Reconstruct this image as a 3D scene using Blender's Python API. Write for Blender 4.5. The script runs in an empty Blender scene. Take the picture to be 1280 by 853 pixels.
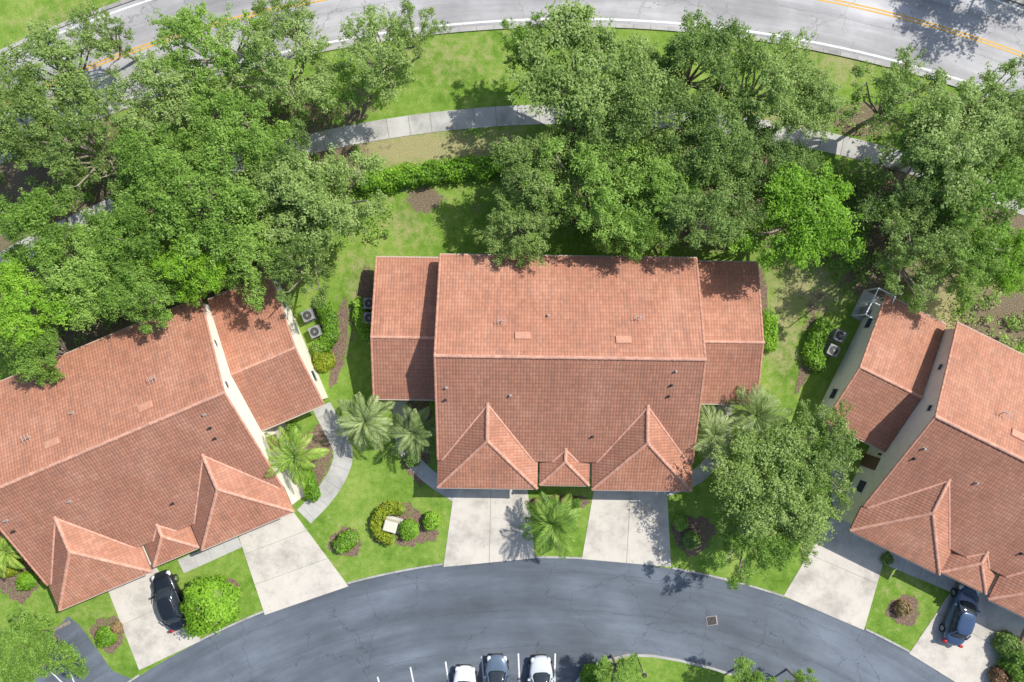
import bpy, math, random
import numpy as np
from mathutils import Vector
random.seed(7); RNG=np.random.default_rng(7)
PI=math.pi; R=math.radians
SC=bpy.context.scene; COL=SC.collection
HC=53.0
def G(px,py,z=0.0):
    k=(HC-z)/848.0
    return ((px-640)*k,(426.5-py)*k)
# ---------------------------------------------------------------- materials
def newmat(name):
    m=bpy.data.materials.new(name); m.use_nodes=True
    nt=m.node_tree; b=nt.nodes['Principled BSDF']; return m,nt,b
def N(nt,t,**kw):
    n=nt.nodes.new(t)
    for k,v in kw.items(): setattr(n,k,v)
    return n
def lnk(nt,a,b): nt.links.new(a,b)
def math_(nt,op,a,b=None,c=None):
    n=N(nt,'ShaderNodeMath',operation=op)
    for i,v in enumerate((a,b,c)):
        if v is None: continue
        if isinstance(v,(int,float)): n.inputs[i].default_value=v
        else: lnk(nt,v,n.inputs[i])
    return n.outputs[0]
def ramp(nt,fac,stops):
    r=N(nt,'ShaderNodeValToRGB'); e=r.color_ramp.elements
    while len(e)<len(stops): e.new(0.5)
    for i,(p,c) in enumerate(stops):
        e[i].position=p; e[i].color=(c[0],c[1],c[2],1)
    lnk(nt,fac,r.inputs[0]); return r.outputs[0]
def noise(nt,vec,scale,detail=4,rough=0.55):
    n=N(nt,'ShaderNodeTexNoise'); n.inputs['Scale'].default_value=scale
    n.inputs['Detail'].default_value=detail; n.inputs['Roughness'].default_value=rough
    if vec is not None: lnk(nt,vec,n.inputs['Vector'])
    return n.outputs['Fac']
def mixc(nt,fac,a,b,mode='MIX'):
    n=N(nt,'ShaderNodeMix',data_type='RGBA',blend_type=mode)
    if isinstance(fac,(int,float)): n.inputs[0].default_value=fac
    else: lnk(nt,fac,n.inputs[0])
    for i,v in ((6,a),(7,b)):
        if isinstance(v,tuple): n.inputs[i].default_value=(v[0],v[1],v[2],1)
        else: lnk(nt,v,n.inputs[i])
    return n.outputs[2]
def bump(nt,b,h,strength=0.5,dist=0.02):
    n=N(nt,'ShaderNodeBump'); n.inputs['Strength'].default_value=strength; n.inputs['Distance'].default_value=dist
    lnk(nt,h,n.inputs['Height']); lnk(nt,n.outputs[0],b.inputs['Normal'])
def pos(nt): return N(nt,'ShaderNodeNewGeometry').outputs['Position']
def plain(name,c,rough=0.6,metal=0.0,var=0.12,scale=6.0,coat=0.0,bmp=0.0):
    m,nt,b=newmat(name)
    v=N(nt,'ShaderNodeTexCoord').outputs['Object']
    f=noise(nt,v,scale,5)
    col=ramp(nt,f,[(0.3,tuple(x*(1-var) for x in c)),(0.7,tuple(min(1,x*(1+var)) for x in c))])
    lnk(nt,col,b.inputs['Base Color']); b.inputs['Roughness'].default_value=rough; b.inputs['Metallic'].default_value=metal
    if coat: b.inputs['Coat Weight'].default_value=coat; b.inputs['Coat Roughness'].default_value=0.04
    if bmp: bump(nt,b,noise(nt,v,scale*6,4),bmp,0.02)
    return m
def leafmat(name,c1,c2,c3,trans=0.42,nscale=0.6,tint=(0.30,0.46,0.07)):
    m,nt,b=newmat(name)
    g=N(nt,'ShaderNodeNewGeometry'); oi=N(nt,'ShaderNodeObjectInfo')
    nz=noise(nt,g.outputs['Position'],nscale,2)
    f=math_(nt,'ADD',math_(nt,'MULTIPLY',g.outputs['Random Per Island'],0.6),math_(nt,'MULTIPLY_ADD',nz,1.3,-0.45))
    f=math_(nt,'ADD',f,math_(nt,'MULTIPLY_ADD',oi.outputs['Random'],0.36,-0.18))
    col=ramp(nt,f,[(0.05,c1),(0.5,c2),(0.95,c3)])
    lnk(nt,col,b.inputs['Base Color']); b.inputs['Roughness'].default_value=0.5
    b.inputs['Specular IOR Level'].default_value=0.35
    tr=N(nt,'ShaderNodeBsdfTranslucent'); lnk(nt,mixc(nt,0.5,col,tint),tr.inputs[0])
    mx=N(nt,'ShaderNodeMixShader'); mx.inputs[0].default_value=trans
    lnk(nt,b.outputs[0],mx.inputs[1]); lnk(nt,tr.outputs[0],mx.inputs[2])
    lnk(nt,mx.outputs[0],nt.nodes['Material Output'].inputs[0])
    return m
M={}
M['oak']=leafmat('foliage_oak',(0.13,0.21,0.05),(0.28,0.41,0.10),(0.47,0.60,0.22))
M['leafy']=leafmat('foliage_leafy',(0.11,0.22,0.03),(0.25,0.43,0.07),(0.42,0.61,0.14))
M['dark']=leafmat('foliage_dark',(0.09,0.165,0.045),(0.20,0.32,0.075),(0.37,0.50,0.15))
M['lime']=leafmat('foliage_lime',(0.12,0.27,0.02),(0.25,0.49,0.035),(0.40,0.66,0.07))
M['hedge']=leafmat('foliage_hedge',(0.09,0.20,0.015),(0.19,0.38,0.03),(0.33,0.55,0.06),trans=.3)
M['yellow']=leafmat('foliage_yellow',(0.16,0.24,0.012),(0.36,0.44,0.03),(0.52,0.57,0.06))
M['palm']=leafmat('foliage_palm',(0.11,0.17,0.05),(0.27,0.36,0.12),(0.48,0.55,0.26),trans=0.3)
M['palmlime']=leafmat('foliage_palm_lime',(0.12,0.23,0.03),(0.29,0.46,0.06),(0.50,0.62,0.14),trans=0.3)
M['palmgreen']=leafmat('foliage_palm_green',(0.08,0.17,0.025),(0.20,0.35,0.05),(0.40,0.53,0.12),trans=0.3)
M['rust']=leafmat('foliage_rust',(0.14,0.08,0.04),(0.27,0.15,0.08),(0.35,0.28,0.12),trans=0.2,tint=(.3,.2,.1))
M['bark']=plain('bark',(0.29,0.245,0.20),0.9,var=0.35,scale=4,bmp=0.6)
M['stucco']=plain('stucco',(0.78,0.73,0.63),0.85,var=0.06,scale=1.5,bmp=0.15)
M['trim']=plain('trim_white',(0.66,0.63,0.57),0.6,var=0.08)
M['gutter']=plain('gutter_tan',(0.50,0.40,0.33),0.6,var=0.1)
M['glass']=plain('window_glass',(0.03,0.04,0.05),0.08,var=0.1)
M['metal']=plain('grey_metal',(0.36,0.33,0.31),0.55,0.2,var=0.1)
M['whitemetal']=plain('white_metal',(0.46,0.42,0.40),0.5,0.0,var=0.08)
M['acmetal']=plain('ac_cabinet',(0.26,0.27,0.26),0.55,0.0,var=0.12)
M['darkmetal']=plain('dark_metal',(0.04,0.035,0.032),0.6,0.2)
M['terracotta']=plain('terracotta_vent',(0.53,0.27,0.18),0.7,var=0.15)
M['cap']=plain('ridge_tile',(0.58,0.315,0.225),0.8,var=0.25,scale=3)
M['rake']=plain('rake_tile',(0.50,0.25,0.17),0.8,var=0.25,scale=3)
M['rubber']=plain('rubber',(0.02,0.02,0.02),0.8)
M['chrome']=plain('chrome',(0.5,0.5,0.52),0.25,0.9,var=0.05)
M['lamp']=plain('lamp_glass',(0.7,0.72,0.74),0.15,var=0.05)
M['redlamp']=plain('red_lamp',(0.4,0.02,0.02),0.2)
M['utility']=plain('utility_beige',(0.62,0.60,0.48),0.55,var=0.06)
M['door']=plain('door_paint',(0.16,0.09,0.06),0.5)
def roofmat(name,mul,jt,pnk):
    m,nt,b=newmat(name)
    uv=N(nt,'ShaderNodeUVMap').outputs[0]
    sx=N(nt,'ShaderNodeSeparateXYZ'); lnk(nt,uv,sx.inputs[0])
    u=math_(nt,'DIVIDE',sx.outputs[0],0.215); v=math_(nt,'DIVIDE',sx.outputs[1],0.30)
    fv=math_(nt,'FRACT',v)
    barrel=math_(nt,'ABSOLUTE',math_(nt,'SINE',math_(nt,'MULTIPLY',u,PI)))
    wn=N(nt,'ShaderNodeTexWhiteNoise',noise_dimensions='2D')
    cb=N(nt,'ShaderNodeCombineXYZ'); lnk(nt,math_(nt,'FLOOR',u),cb.inputs[0]); lnk(nt,math_(nt,'FLOOR',v),cb.inputs[1]); lnk(nt,cb.outputs[0],wn.inputs[0])
    p=pos(nt)
    big=noise(nt,p,0.30,5,0.65); mid=noise(nt,p,1.6,5,0.65)
    cs=N(nt,'ShaderNodeCombineXYZ'); lnk(nt,math_(nt,'MULTIPLY',sx.outputs[0],2.2),cs.inputs[0]); lnk(nt,math_(nt,'MULTIPLY',sx.outputs[1],0.35),cs.inputs[1])
    run=noise(nt,cs.outputs[0],1.0,4,0.6)
    f=math_(nt,'ADD',math_(nt,'MULTIPLY',wn.outputs[0],0.22),math_(nt,'MULTIPLY_ADD',big,1.0,-0.12))
    k=lambda c:tuple(x*y for x,y in zip(c,mul))
    col=ramp(nt,f,[(0.15,k((0.345,0.142,0.085))),(0.5,k((0.475,0.212,0.130))),(0.85,k((0.585,0.305,0.205)))])
    j=math_(nt,'LESS_THAN',fv,0.18)
    col=mixc(nt,math_(nt,'MULTIPLY',j,jt),col,(0.13,0.06,0.043))  # course lines: overlap shadow of the tile rows put into the colour
    pn=math_(nt,'LESS_THAN',barrel,0.36)
    col=mixc(nt,math_(nt,'MULTIPLY',pn,pnk),col,(0.14,0.065,0.048))
    st=ramp(nt,math_(nt,'ADD',math_(nt,'MULTIPLY',mid,0.55),math_(nt,'MULTIPLY',run,0.45)),[(0.46,(0,0,0)),(0.66,(1,1,1))])
    col=mixc(nt,math_(nt,'MULTIPLY',st,0.45),col,(0.19,0.115,0.085))
    lnk(nt,col,b.inputs['Base Color']); b.inputs['Roughness'].default_value=0.8
    h=math_(nt,'ADD',barrel,math_(nt,'MULTIPLY',math_(nt,'SUBTRACT',1.0,fv),0.9))
    bump(nt,b,h,0.45,0.04)
    return m
M['roof']=roofmat('clay_tiles',(1,1,1),0.22,0.16)
M['roof_shade']=roofmat('clay_tiles_shaded',(0.78,0.78,0.80),0.34,0.22)  # shade of the front and left slopes put into the tile colour
def asphalt(name,base,cx,cy,crack,dark=True):
    m,nt,b=newmat(name)
    p=pos(nt)
    s=N(nt,'ShaderNodeVectorMath',operation='SUBTRACT'); lnk(nt,p,s.inputs[0]); s.inputs[1].default_value=(cx,cy,0)
    sp=N(nt,'ShaderNodeSeparateXYZ'); lnk(nt,s.outputs[0],sp.inputs[0])
    rad=N(nt,'ShaderNodeVectorMath',operation='LENGTH'); lnk(nt,s.outputs[0],rad.inputs[0])
    ang=math_(nt,'ARCTAN2',sp.outputs[1],sp.outputs[0])
    cb=N(nt,'ShaderNodeCombineXYZ'); lnk(nt,math_(nt,'MULTIPLY',rad.outputs['Value'],0.55),cb.inputs[0]); lnk(nt,math_(nt,'MULTIPLY',ang,4.0),cb.inputs[1])
    streak=noise(nt,cb.outputs[0],1.0,5,0.6)
    grain=noise(nt,p,14,4,0.7); big=noise(nt,p,0.13,6,0.65)
    f=math_(nt,'ADD',math_(nt,'MULTIPLY',streak,0.55),math_(nt,'ADD',math_(nt,'MULTIPLY',grain,0.14),math_(nt,'MULTIPLY',big,0.45)))
    col=ramp(nt,f,[(0.42,tuple(x*0.58 for x in base)),(0.57,base),(0.72,tuple(x*1.6 for x in base))])
    wob=noise(nt,p,0.5,5,0.7)
    sr=math_(nt,'FRACT',math_(nt,'DIVIDE',math_(nt,'ADD',rad.outputs['Value'],math_(nt,'MULTIPLY',wob,0.7)),2.9))
    seam=math_(nt,'LESS_THAN',sr,0.014)
    vo=N(nt,'ShaderNodeTexVoronoi',feature='DISTANCE_TO_EDGE'); vo.inputs['Scale'].default_value=0.2
    dv=N(nt,'ShaderNodeTexNoise'); dv.inputs['Scale'].default_value=1.1; dv.inputs['Detail'].default_value=5; lnk(nt,p,dv.inputs['Vector'])
    ad=N(nt,'ShaderNodeVectorMath',operation='ADD'); lnk(nt,p,ad.inputs[0])
    sc=N(nt,'ShaderNodeVectorMath',operation='SCALE'); lnk(nt,dv.outputs['Color'],sc.inputs[0]); sc.inputs['Scale'].default_value=1.6
    lnk(nt,sc.outputs[0],ad.inputs[1]); lnk(nt,ad.outputs[0],vo.inputs['Vector'])
    ck=math_(nt,'LESS_THAN',vo.outputs['Distance'],0.005)
    wear=math_(nt,'GREATER_THAN',noise(nt,p,0.12,2),0.45)
    a=math_(nt,'MAXIMUM',math_(nt,'MULTIPLY',ck,wear),math_(nt,'MULTIPLY',seam,math_(nt,'GREATER_THAN',big,0.46)))
    col=mixc(nt,math_(nt,'MULTIPLY',a,crack),col,tuple(x*0.35 for x in base))
    lnk(nt,col,b.inputs['Base Color']); b.inputs['Roughness'].default_value=0.85
    bump(nt,b,grain,0.3,0.01)
    return m
TC=(4.69,-73.7); BC=(2.5,-75.7)
M['asphalt_dark']=asphalt('asphalt_dark',(0.112,0.132,0.160),BC[0],BC[1],0.45)
M['asphalt_grey']=asphalt('asphalt_grey',(0.37,0.365,0.37),TC[0],TC[1],0.5)
def concrete(name,base):
    m,nt,b=newmat(name); p=pos(nt); oi=N(nt,'ShaderNodeNewGeometry').outputs['Random Per Island']
    f=math_(nt,'ADD',math_(nt,'MULTIPLY',noise(nt,p,0.5,7,0.68),0.9),math_(nt,'MULTIPLY_ADD',oi,0.12,-0.02))
    col=ramp(nt,f,[(0.3,tuple(x*0.62 for x in base)),(0.52,base),(0.8,tuple(min(.85,x*1.18) for x in base))])
    sp=ramp(nt,noise(nt,p,1.3,6,0.72),[(0.55,(0,0,0)),(0.75,(1,1,1))])
    col=mixc(nt,math_(nt,'MULTIPLY',sp,0.42),col,(0.22,0.19,0.155))
    lnk(nt,col,b.inputs['Base Color']); b.inputs['Roughness'].default_value=0.85
    bump(nt,b,noise(nt,p,30,3),0.2,0.01); return m
M['concrete']=concrete('concrete_drive',(0.57,0.53,0.465))
M['walk']=concrete('concrete_walk',(0.47,0.46,0.43))
M['kerb']=concrete('concrete_kerb',(0.42,0.41,0.39))
def mulchmat():
    m,nt,b=newmat('bark_mulch'); p=pos(nt)
    f=noise(nt,p,7,6,0.8); g2=noise(nt,p,1.2,5,0.7)
    c=ramp(nt,f,[(0.35,(0.09,0.055,0.04)),(0.52,(0.22,0.145,0.105)),(0.7,(0.40,0.29,0.21))])
    gr=ramp(nt,g2,[(0.52,(0,0,0)),(0.6,(1,1,1))])
    c=mixc(nt,math_(nt,'MULTIPLY',gr,0.5),c,(0.16,0.22,0.05))
    lnk(nt,c,b.inputs['Base Color'])
    b.inputs['Roughness'].default_value=0.95; bump(nt,b,f,1.0,0.08); return m
M['mulch']=mulchmat()
def paintmat(name,c):
    m,nt,b=newmat(name); p=pos(nt)
    f=noise(nt,p,5,6,0.75)
    lnk(nt,ramp(nt,f,[(0.3,tuple(x*0.6 for x in c)),(0.5,c)]),b.inputs['Base Color']); b.inputs['Roughness'].default_value=0.7; return m
M['paint']=paintmat('white_paint',(0.72,0.72,0.70)); M['ypaint']=paintmat('yellow_paint',(0.66,0.38,0.06))
def groundmat():
    m,nt,b=newmat('lawn'); p=pos(nt)
    a1=N(nt,'ShaderNodeAttribute',attribute_name='soil').outputs['Fac']; a2=N(nt,'ShaderNodeAttribute',attribute_name='dry').outputs['Fac']
    big=noise(nt,p,0.22,5,0.6); mid=noise(nt,p,1.3,6,0.75); fine=noise(nt,p,11,5,0.8)
    f=math_(nt,'ADD',math_(nt,'MULTIPLY',big,0.4),math_(nt,'ADD',math_(nt,'MULTIPLY',mid,0.45),math_(nt,'MULTIPLY',fine,0.3)))
    grass=ramp(nt,f,[(0.42,(0.085,0.17,0.022)),(0.55,(0.17,0.295,0.042)),(0.68,(0.30,0.40,0.09))])
    dry=ramp(nt,fine,[(0.3,(0.25,0.23,0.10)),(0.6,(0.46,0.39,0.22))])
    soil=ramp(nt,fine,[(0.35,(0.08,0.07,0.04)),(0.5,(0.20,0.155,0.10)),(0.7,(0.42,0.34,0.26))])
    d=math_(nt,'ADD',a2,math_(nt,'MULTIPLY_ADD',mid,2.0,-0.88)); d=ramp(nt,d,[(0.3,(0,0,0)),(0.85,(1,1,1))])
    col=mixc(nt,math_(nt,'MULTIPLY',d,0.85),grass,dry)
    s=math_(nt,'ADD',a1,math_(nt,'MULTIPLY_ADD',mid,1.6,-0.8)); s=ramp(nt,s,[(0.45,(0,0,0)),(0.65,(1,1,1))])
    col=mixc(nt,s,col,soil)
    lnk(nt,col,b.inputs['Base Color']); b.inputs['Roughness'].default_value=0.95; b.inputs['Specular IOR Level'].default_value=0.1
    bump(nt,b,fine,0.9,0.08); return m
M['ground']=groundmat()
def carpaint(name,c,metal=0.3):
    return plain(name,c,0.28,metal,var=0.03,coat=0.8)
# ---------------------------------------------------------------- mesh helpers
def props(o,label=None,cat=None,group=None,kind=None):
    if label: o['label']=label
    if cat: o['category']=cat
    if group: o['group']=group
    if kind: o['kind']=kind
    return o
def empty(name,loc,rz=0,label=None,cat=None,group=None):
    o=bpy.data.objects.new(name,None); COL.objects.link(o); o.location=loc; o.rotation_euler=(0,0,rz)
    o.empty_display_size=0.3
    return props(o,label,cat,group)
class MB:
    def __init__(s): s.v=[]; s.f=[]; s.uv=[]; s.mi=[]
    def poly(s,pts,uv=None,mi=0):
        b=len(s.v); s.v+= [tuple(p) for p in pts]; s.f.append(tuple(range(b,b+len(pts)))); s.uv.append(uv or [(0,0)]*len(pts)); s.mi.append(mi)
    def box(s,x0,x1,y0,y1,z0,z1,mi=0):
        c=[(x0,y0,z0),(x1,y0,z0),(x1,y1,z0),(x0,y1,z0),(x0,y0,z1),(x1,y0,z1),(x1,y1,z1),(x0,y1,z1)]
        b=len(s.v); s.v+=c
        for f in ((0,3,2,1),(4,5,6,7),(0,1,5,4),(1,2,6,5),(2,3,7,6),(3,0,4,7)):
            s.f.append(tuple(b+i for i in f)); s.uv.append([(0,0)]*4); s.mi.append(mi)
    def prism(s,pts,z0,z1,mi=0):
        n=len(pts); b=len(s.v); s.v+=[(p[0],p[1],z0) for p in pts]+[(p[0],p[1],z1) for p in pts]
        fs=[tuple(b+n+i for i in range(n)),tuple(b+i for i in reversed(range(n)))]+[(b+i,b+(i+1)%n,b+n+(i+1)%n,b+n+i) for i in range(n)]
        for f in fs: s.f.append(f); s.uv.append([(0,0)]*len(f)); s.mi.append(mi)
    def rings(s,rings,cap=True,mi=0):
        b=len(s.v); n=len(rings[0])
        for r in rings: s.v+=[tuple(p) for p in r]
        for k in range(len(rings)-1):
            for i in range(n):
                s.f.append((b+k*n+i,b+k*n+(i+1)%n,b+(k+1)*n+(i+1)%n,b+(k+1)*n+i)); s.uv.append([(0,0)]*4); s.mi.append(mi)
        if cap:
            s.f.append(tuple(b+i for i in reversed(range(n)))); s.uv.append([(0,0)]*n); s.mi.append(mi)
            t=b+(len(rings)-1)*n; s.f.append(tuple(t+i for i in range(n))); s.uv.append([(0,0)]*n); s.mi.append(mi)
    def tube(s,p0,p1,r0,r1,n=8,mi=0):
        p0=Vector(p0); p1=Vector(p1); d=(p1-p0).normalized()
        a=d.orthogonal().normalized(); c=d.cross(a)
        s.rings([[tuple(p+ (a*math.cos(2*PI*i/n)+c*math.sin(2*PI*i/n))*r) for i in range(n)] for p,r in ((p0,r0),(p1,r1))],True,mi)
    def slab(s,pts,th=0.14,mi=0):
        P=[Vector(p) for p in pts]; n=Vector((0,0,0))
        for i in range(len(P)): n+= P[i].cross(P[(i+1)%len(P)])
        n.normalize()
        if n.z<0: P.reverse(); n=-n
        u=Vector((0,0,1)).cross(n)
        u=u.normalized() if u.length>1e-4 else Vector((1,0,0))
        v=n.cross(u)
        s.poly(P,[(p.dot(u),p.dot(v)) for p in P],mi)
        D=[p-Vector((0,0,th)) for p in P]
        s.poly(list(reversed(D)),None,mi)
        m=len(P)
        for i in range(m): s.poly([P[i],D[i],D[(i+1)%m],P[(i+1)%m]],None,mi)
    def cap(s,p0,p1,w=0.15,step=0.42):
        p0=Vector(p0); p1=Vector(p1); L=(p1-p0).length; n=max(1,int(L/step)); d=(p1-p0)/n
        side=Vector((0,0,1)).cross(d).normalized(); up=Vector((0,0,1))
        for k in range(n):
            a=p0+d*k; b=p0+d*(k+1.12)
            rr=[]
            for q,ww,hz in ((a,w*0.82,0.0),(b,w,0.02)):
                rr.append([q+side*ww*cx+up*(ww*cz+hz) for cx,cz in ((-1,-.35),(-.8,.35),(-.35,.6),(.35,.6),(.8,.35),(1,-.35))])
            s.rings(rr)
    def build(s,name,mat,parent=None,smooth=False):
        me=bpy.data.meshes.new(name); me.from_pydata(s.v,[],s.f)
        mats=mat if isinstance(mat,(list,tuple)) else [mat]
        for m in mats: me.materials.append(m)
        uvl=me.uv_layers.new(name='UVMap'); flat=[]
        for q in s.uv:
            for t in q: flat+= [t[0],t[1]]
        uvl.data.foreach_set('uv',flat)
        me.polygons.foreach_set('material_index',s.mi)
        if smooth: me.polygons.foreach_set('use_smooth',[True]*len(s.f))
        me.update()
        o=bpy.data.objects.new(name,me); COL.objects.link(o)
        if parent: o.parent=parent
        return o
def quads(name,V,mats):
    n=len(V)//4
    me=bpy.data.meshes.new(name); me.vertices.add(4*n); me.vertices.foreach_set('co',V.astype(np.float32).ravel())
    me.loops.add(4*n); me.loops.foreach_set('vertex_index',np.arange(4*n,dtype=np.int32))
    me.polygons.add(n); me.polygons.foreach_set('loop_start',np.arange(0,4*n,4,dtype=np.int32))
    me.update(calc_edges=True)
    for m in mats: me.materials.append(m)
    return me
def unit(a): return a/np.maximum(np.linalg.norm(a,axis=1,keepdims=True),1e-6)
def leafquads(C,Nn,size,rng,asp=0.55):
    n=len(C); r=unit(rng.normal(size=(n,3))); a=unit(np.cross(Nn,r)); b=np.cross(Nn,a)
    s=(size*0.5)[:,None]
    V=np.empty((n,4,3)); V[:,0]=C-a*s; V[:,1]=C-b*s*asp; V[:,2]=C+a*s; V[:,3]=C+b*s*asp
    return V.reshape(-1,3)
def clumpleaves(cc,rc,per,rng,flat=0.75,size=(0.2,0.36),up=0.6):
    k=len(cc); idx=np.repeat(np.arange(k),per); n=len(idx)
    d=unit(rng.normal(size=(n,3))); d[:,2]=np.where(rng.random(n)<0.7,np.abs(d[:,2]),d[:,2])
    rad=rc[idx]*(0.25+1.1*rng.random(n)**0.9)
    P=cc[idx]+d*rad[:,None]*np.array([1,1,flat])
    Nn=unit(d*0.45+rng.normal(size=(n,3))*0.40+np.array([0.12,0.1,up]))
    return leafquads(P,Nn,rng.uniform(size[0],size[1],n),rng)
def crown_mesh(seed,Rr=5.0,zc=6.4,nl=12,nc=260,per=62):
    rng=np.random.default_rng(seed)
    a=rng.uniform(0,2*PI)+np.arange(nl)*2*PI/nl*1.0+rng.normal(0,0.3,nl)
    dist=rng.uniform(0.38,0.92,nl)*Rr
    L=np.stack([np.cos(a)*dist,np.sin(a)*dist,zc+rng.uniform(-1.2,0.6,nl)-(dist/Rr)**2*0.7],1); lr=rng.uniform(0.18,0.32,nl)*Rr
    m2=4; a2=rng.uniform(0,2*PI,m2)
    L=np.vstack([L,[[rng.uniform(-.6,.6),rng.uniform(-.6,.6),zc+0.6]],np.stack([np.cos(a2)*1.8,np.sin(a2)*1.8,zc+rng.uniform(-.2,0.8,m2)],1)]); lr=np.concatenate([lr,[0.30*Rr],rng.uniform(.22,.32,m2)*Rr])
    w=lr**2/np.sum(lr**2); li=rng.choice(len(L),nc,p=w)
    d=unit(rng.normal(size=(nc,3))); d[:,2]=np.where(rng.random(nc)<0.75,np.abs(d[:,2]),d[:,2]*0.8)
    cc=L[li]+d*(lr[li]*rng.uniform(0.35,1.2,nc))[:,None]*np.array([1,1,0.6])
    rc=rng.uniform(0.28,0.72,nc)
    V=clumpleaves(cc,rc,per,rng,0.5,(0.14,0.27),up=.95)
    m=90; li2=rng.integers(0,len(L),m); out=L[li2]-np.array([0,0,zc-.5]); out=unit(out+rng.normal(size=(m,3))*1.3); out[:,2]=out[:,2]*0.35+.1
    tufts=[]
    for k in range(5):
        tufts.append(L[li2]+out*(lr[li2]*(0.8+0.17*k))[:,None]+rng.normal(size=(m,3))*.08)
    T=np.vstack(tufts); V2=clumpleaves(T,rng.uniform(0.14,0.34,len(T)),12,rng,0.6,(0.13,0.24),up=.9)
    return quads('crown_mesh',np.vstack([V,V2]),[M['leafy']]),L,lr,cc
def trunk_mesh(L,lr,cc,seed,zc=6.4):
    rnd=random.Random(seed); mb=MB()
    top=Vector((rnd.uniform(-.3,.3),rnd.uniform(-.3,.3),zc*0.42))
    mb.tube((0,0,-0.1),(top*0.5),0.30,0.23); mb.tube(top*0.5,top,0.23,0.19)
    for i,c in enumerate(L):
        c=Vector(c); mid=top.lerp(c,0.5)+Vector((rnd.uniform(-.4,.4),rnd.uniform(-.4,.4),-0.2))
        mb.tube(top,mid,0.15,0.10,6); mb.tube(mid,c,0.10,0.06,6)
    for k in range(0,len(cc),2):
        c=Vector(cc[k]); j=min(range(len(L)),key=lambda q:(Vector(L[q])-c).length)
        mb.tube(Vector(L[j]),c,0.05,0.02,4)
    o=mb.build('trunk',M['bark']); me=o.data; bpy.data.objects.remove(o); return me
VAR=[]
for i,(nc,per) in enumerate(((250,64),(235,64),(260,62),(140,54),(235,64),(105,54),(265,64),(180,58))):
    cm,L,lr,cc=crown_mesh(300+i,nc=nc,per=per,nl=10+i%4)
    VAR.append((cm,trunk_mesh(L,lr,cc,i)))
def tree(px,py,r,kind,label,var=None,group=None,hz=1.0,sy=1.0):
    s=r*0.0545/5.0
    for _ in range(4):
        sz=(0.42+0.58*s)*hz; z=6.6*sz; s=r*(HC-z)/848/4.95
    x,y=G(px,py,z)
    v=VAR[var if var is not None else random.randrange(7)]
    t=empty('tree',(x,y,0),random.uniform(0,2*PI),label,'tree',group); t.scale=(s,s*sy,sz)
    c=bpy.data.objects.new('crown',v[0]); COL.objects.link(c); c.parent=t
    c.material_slots[0].link='OBJECT'; c.material_slots[0].material=M[kind]
    k=bpy.data.objects.new('trunk',v[1]); COL.objects.link(k); k.parent=t
    return t
# ---------------------------------------------------------------- ground
xs=np.concatenate([[-320,-160,-90,-60],np.arange(-46,46.01,0.4),[60,90,160,320]])
ys=np.concatenate([[-320,-160,-90,-50],np.arange(-31,31.01,0.4),[50,90,160,320]])
X,Y=np.meshgrid(xs,ys); nx=len(xs); ny=len(ys)
verts=np.stack([X.ravel(),Y.ravel(),np.zeros(X.size)],1)
idx=np.arange(nx*ny).reshape(ny,nx)
faces=np.stack([idx[:-1,:-1].ravel(),idx[:-1,1:].ravel(),idx[1:,1:].ravel(),idx[1:,:-1].ravel()],1)
me=bpy.data.meshes.new('ground'); me.from_pydata(verts.tolist(),[],faces.tolist()); me.materials.append(M['ground'])
def field(bl):
    F=np.zeros(X.size)
    for (px,py,rx,ry,w) in bl:
        cx,cy=G(px,py); d=((verts[:,0]-cx)/(rx/16))**2+((verts[:,1]-cy)/(ry/16))**2
        F=np.maximum(F,w*np.exp(-d*0.9))
    return F
SOIL=[(60,230,150,110,1.2),(200,270,150,110,1.2),(330,190,130,70,1.2),(100,370,150,90,1.1),(290,330,100,60,1.0),(440,270,50,50,.5),(380,150,60,30,1.1),
      (740,220,110,80,1.0),(880,230,120,90,1.1),(1000,270,90,70,1.0),(1180,270,140,90,1.2),(1230,160,110,50,1.0),(1080,150,45,25,1.1),(1250,400,60,45,1.1),
      (530,250,24,18,1.1),(600,250,50,30,.45),(1100,350,60,40,.9),(440,130,30,25,1.),(980,640,60,50,.6),(850,170,80,50,1.1),(520,560,30,50,.7),(1020,400,30,60,.6),(430,420,22,70,.6)]
DRY=[(520,185,95,22,1.1),(1200,380,60,50,1.0),(975,400,34,80,.62),(1010,360,60,40,.7),(960,160,60,20,.8),(620,190,60,30,.7),(450,350,20,60,.45),(1050,80,60,30,.5),
     (100,35,80,30,.5),(560,70,90,40,.35),(500,280,50,40,.4),(420,680,50,60,.15),(1130,720,50,50,.25),(120,780,50,40,.25),(830,850,100,30,.3)]
for nm,bl in (('soil',SOIL),('dry',DRY)):
    at=me.attributes.new(nm,'FLOAT','POINT'); at.data.foreach_set('value',field(bl).astype(np.float32))
me.update(); g=bpy.data.objects.new('ground',me); COL.objects.link(g); props(g,'green lawn and bare soil of the whole estate','ground',kind='structure')
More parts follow.
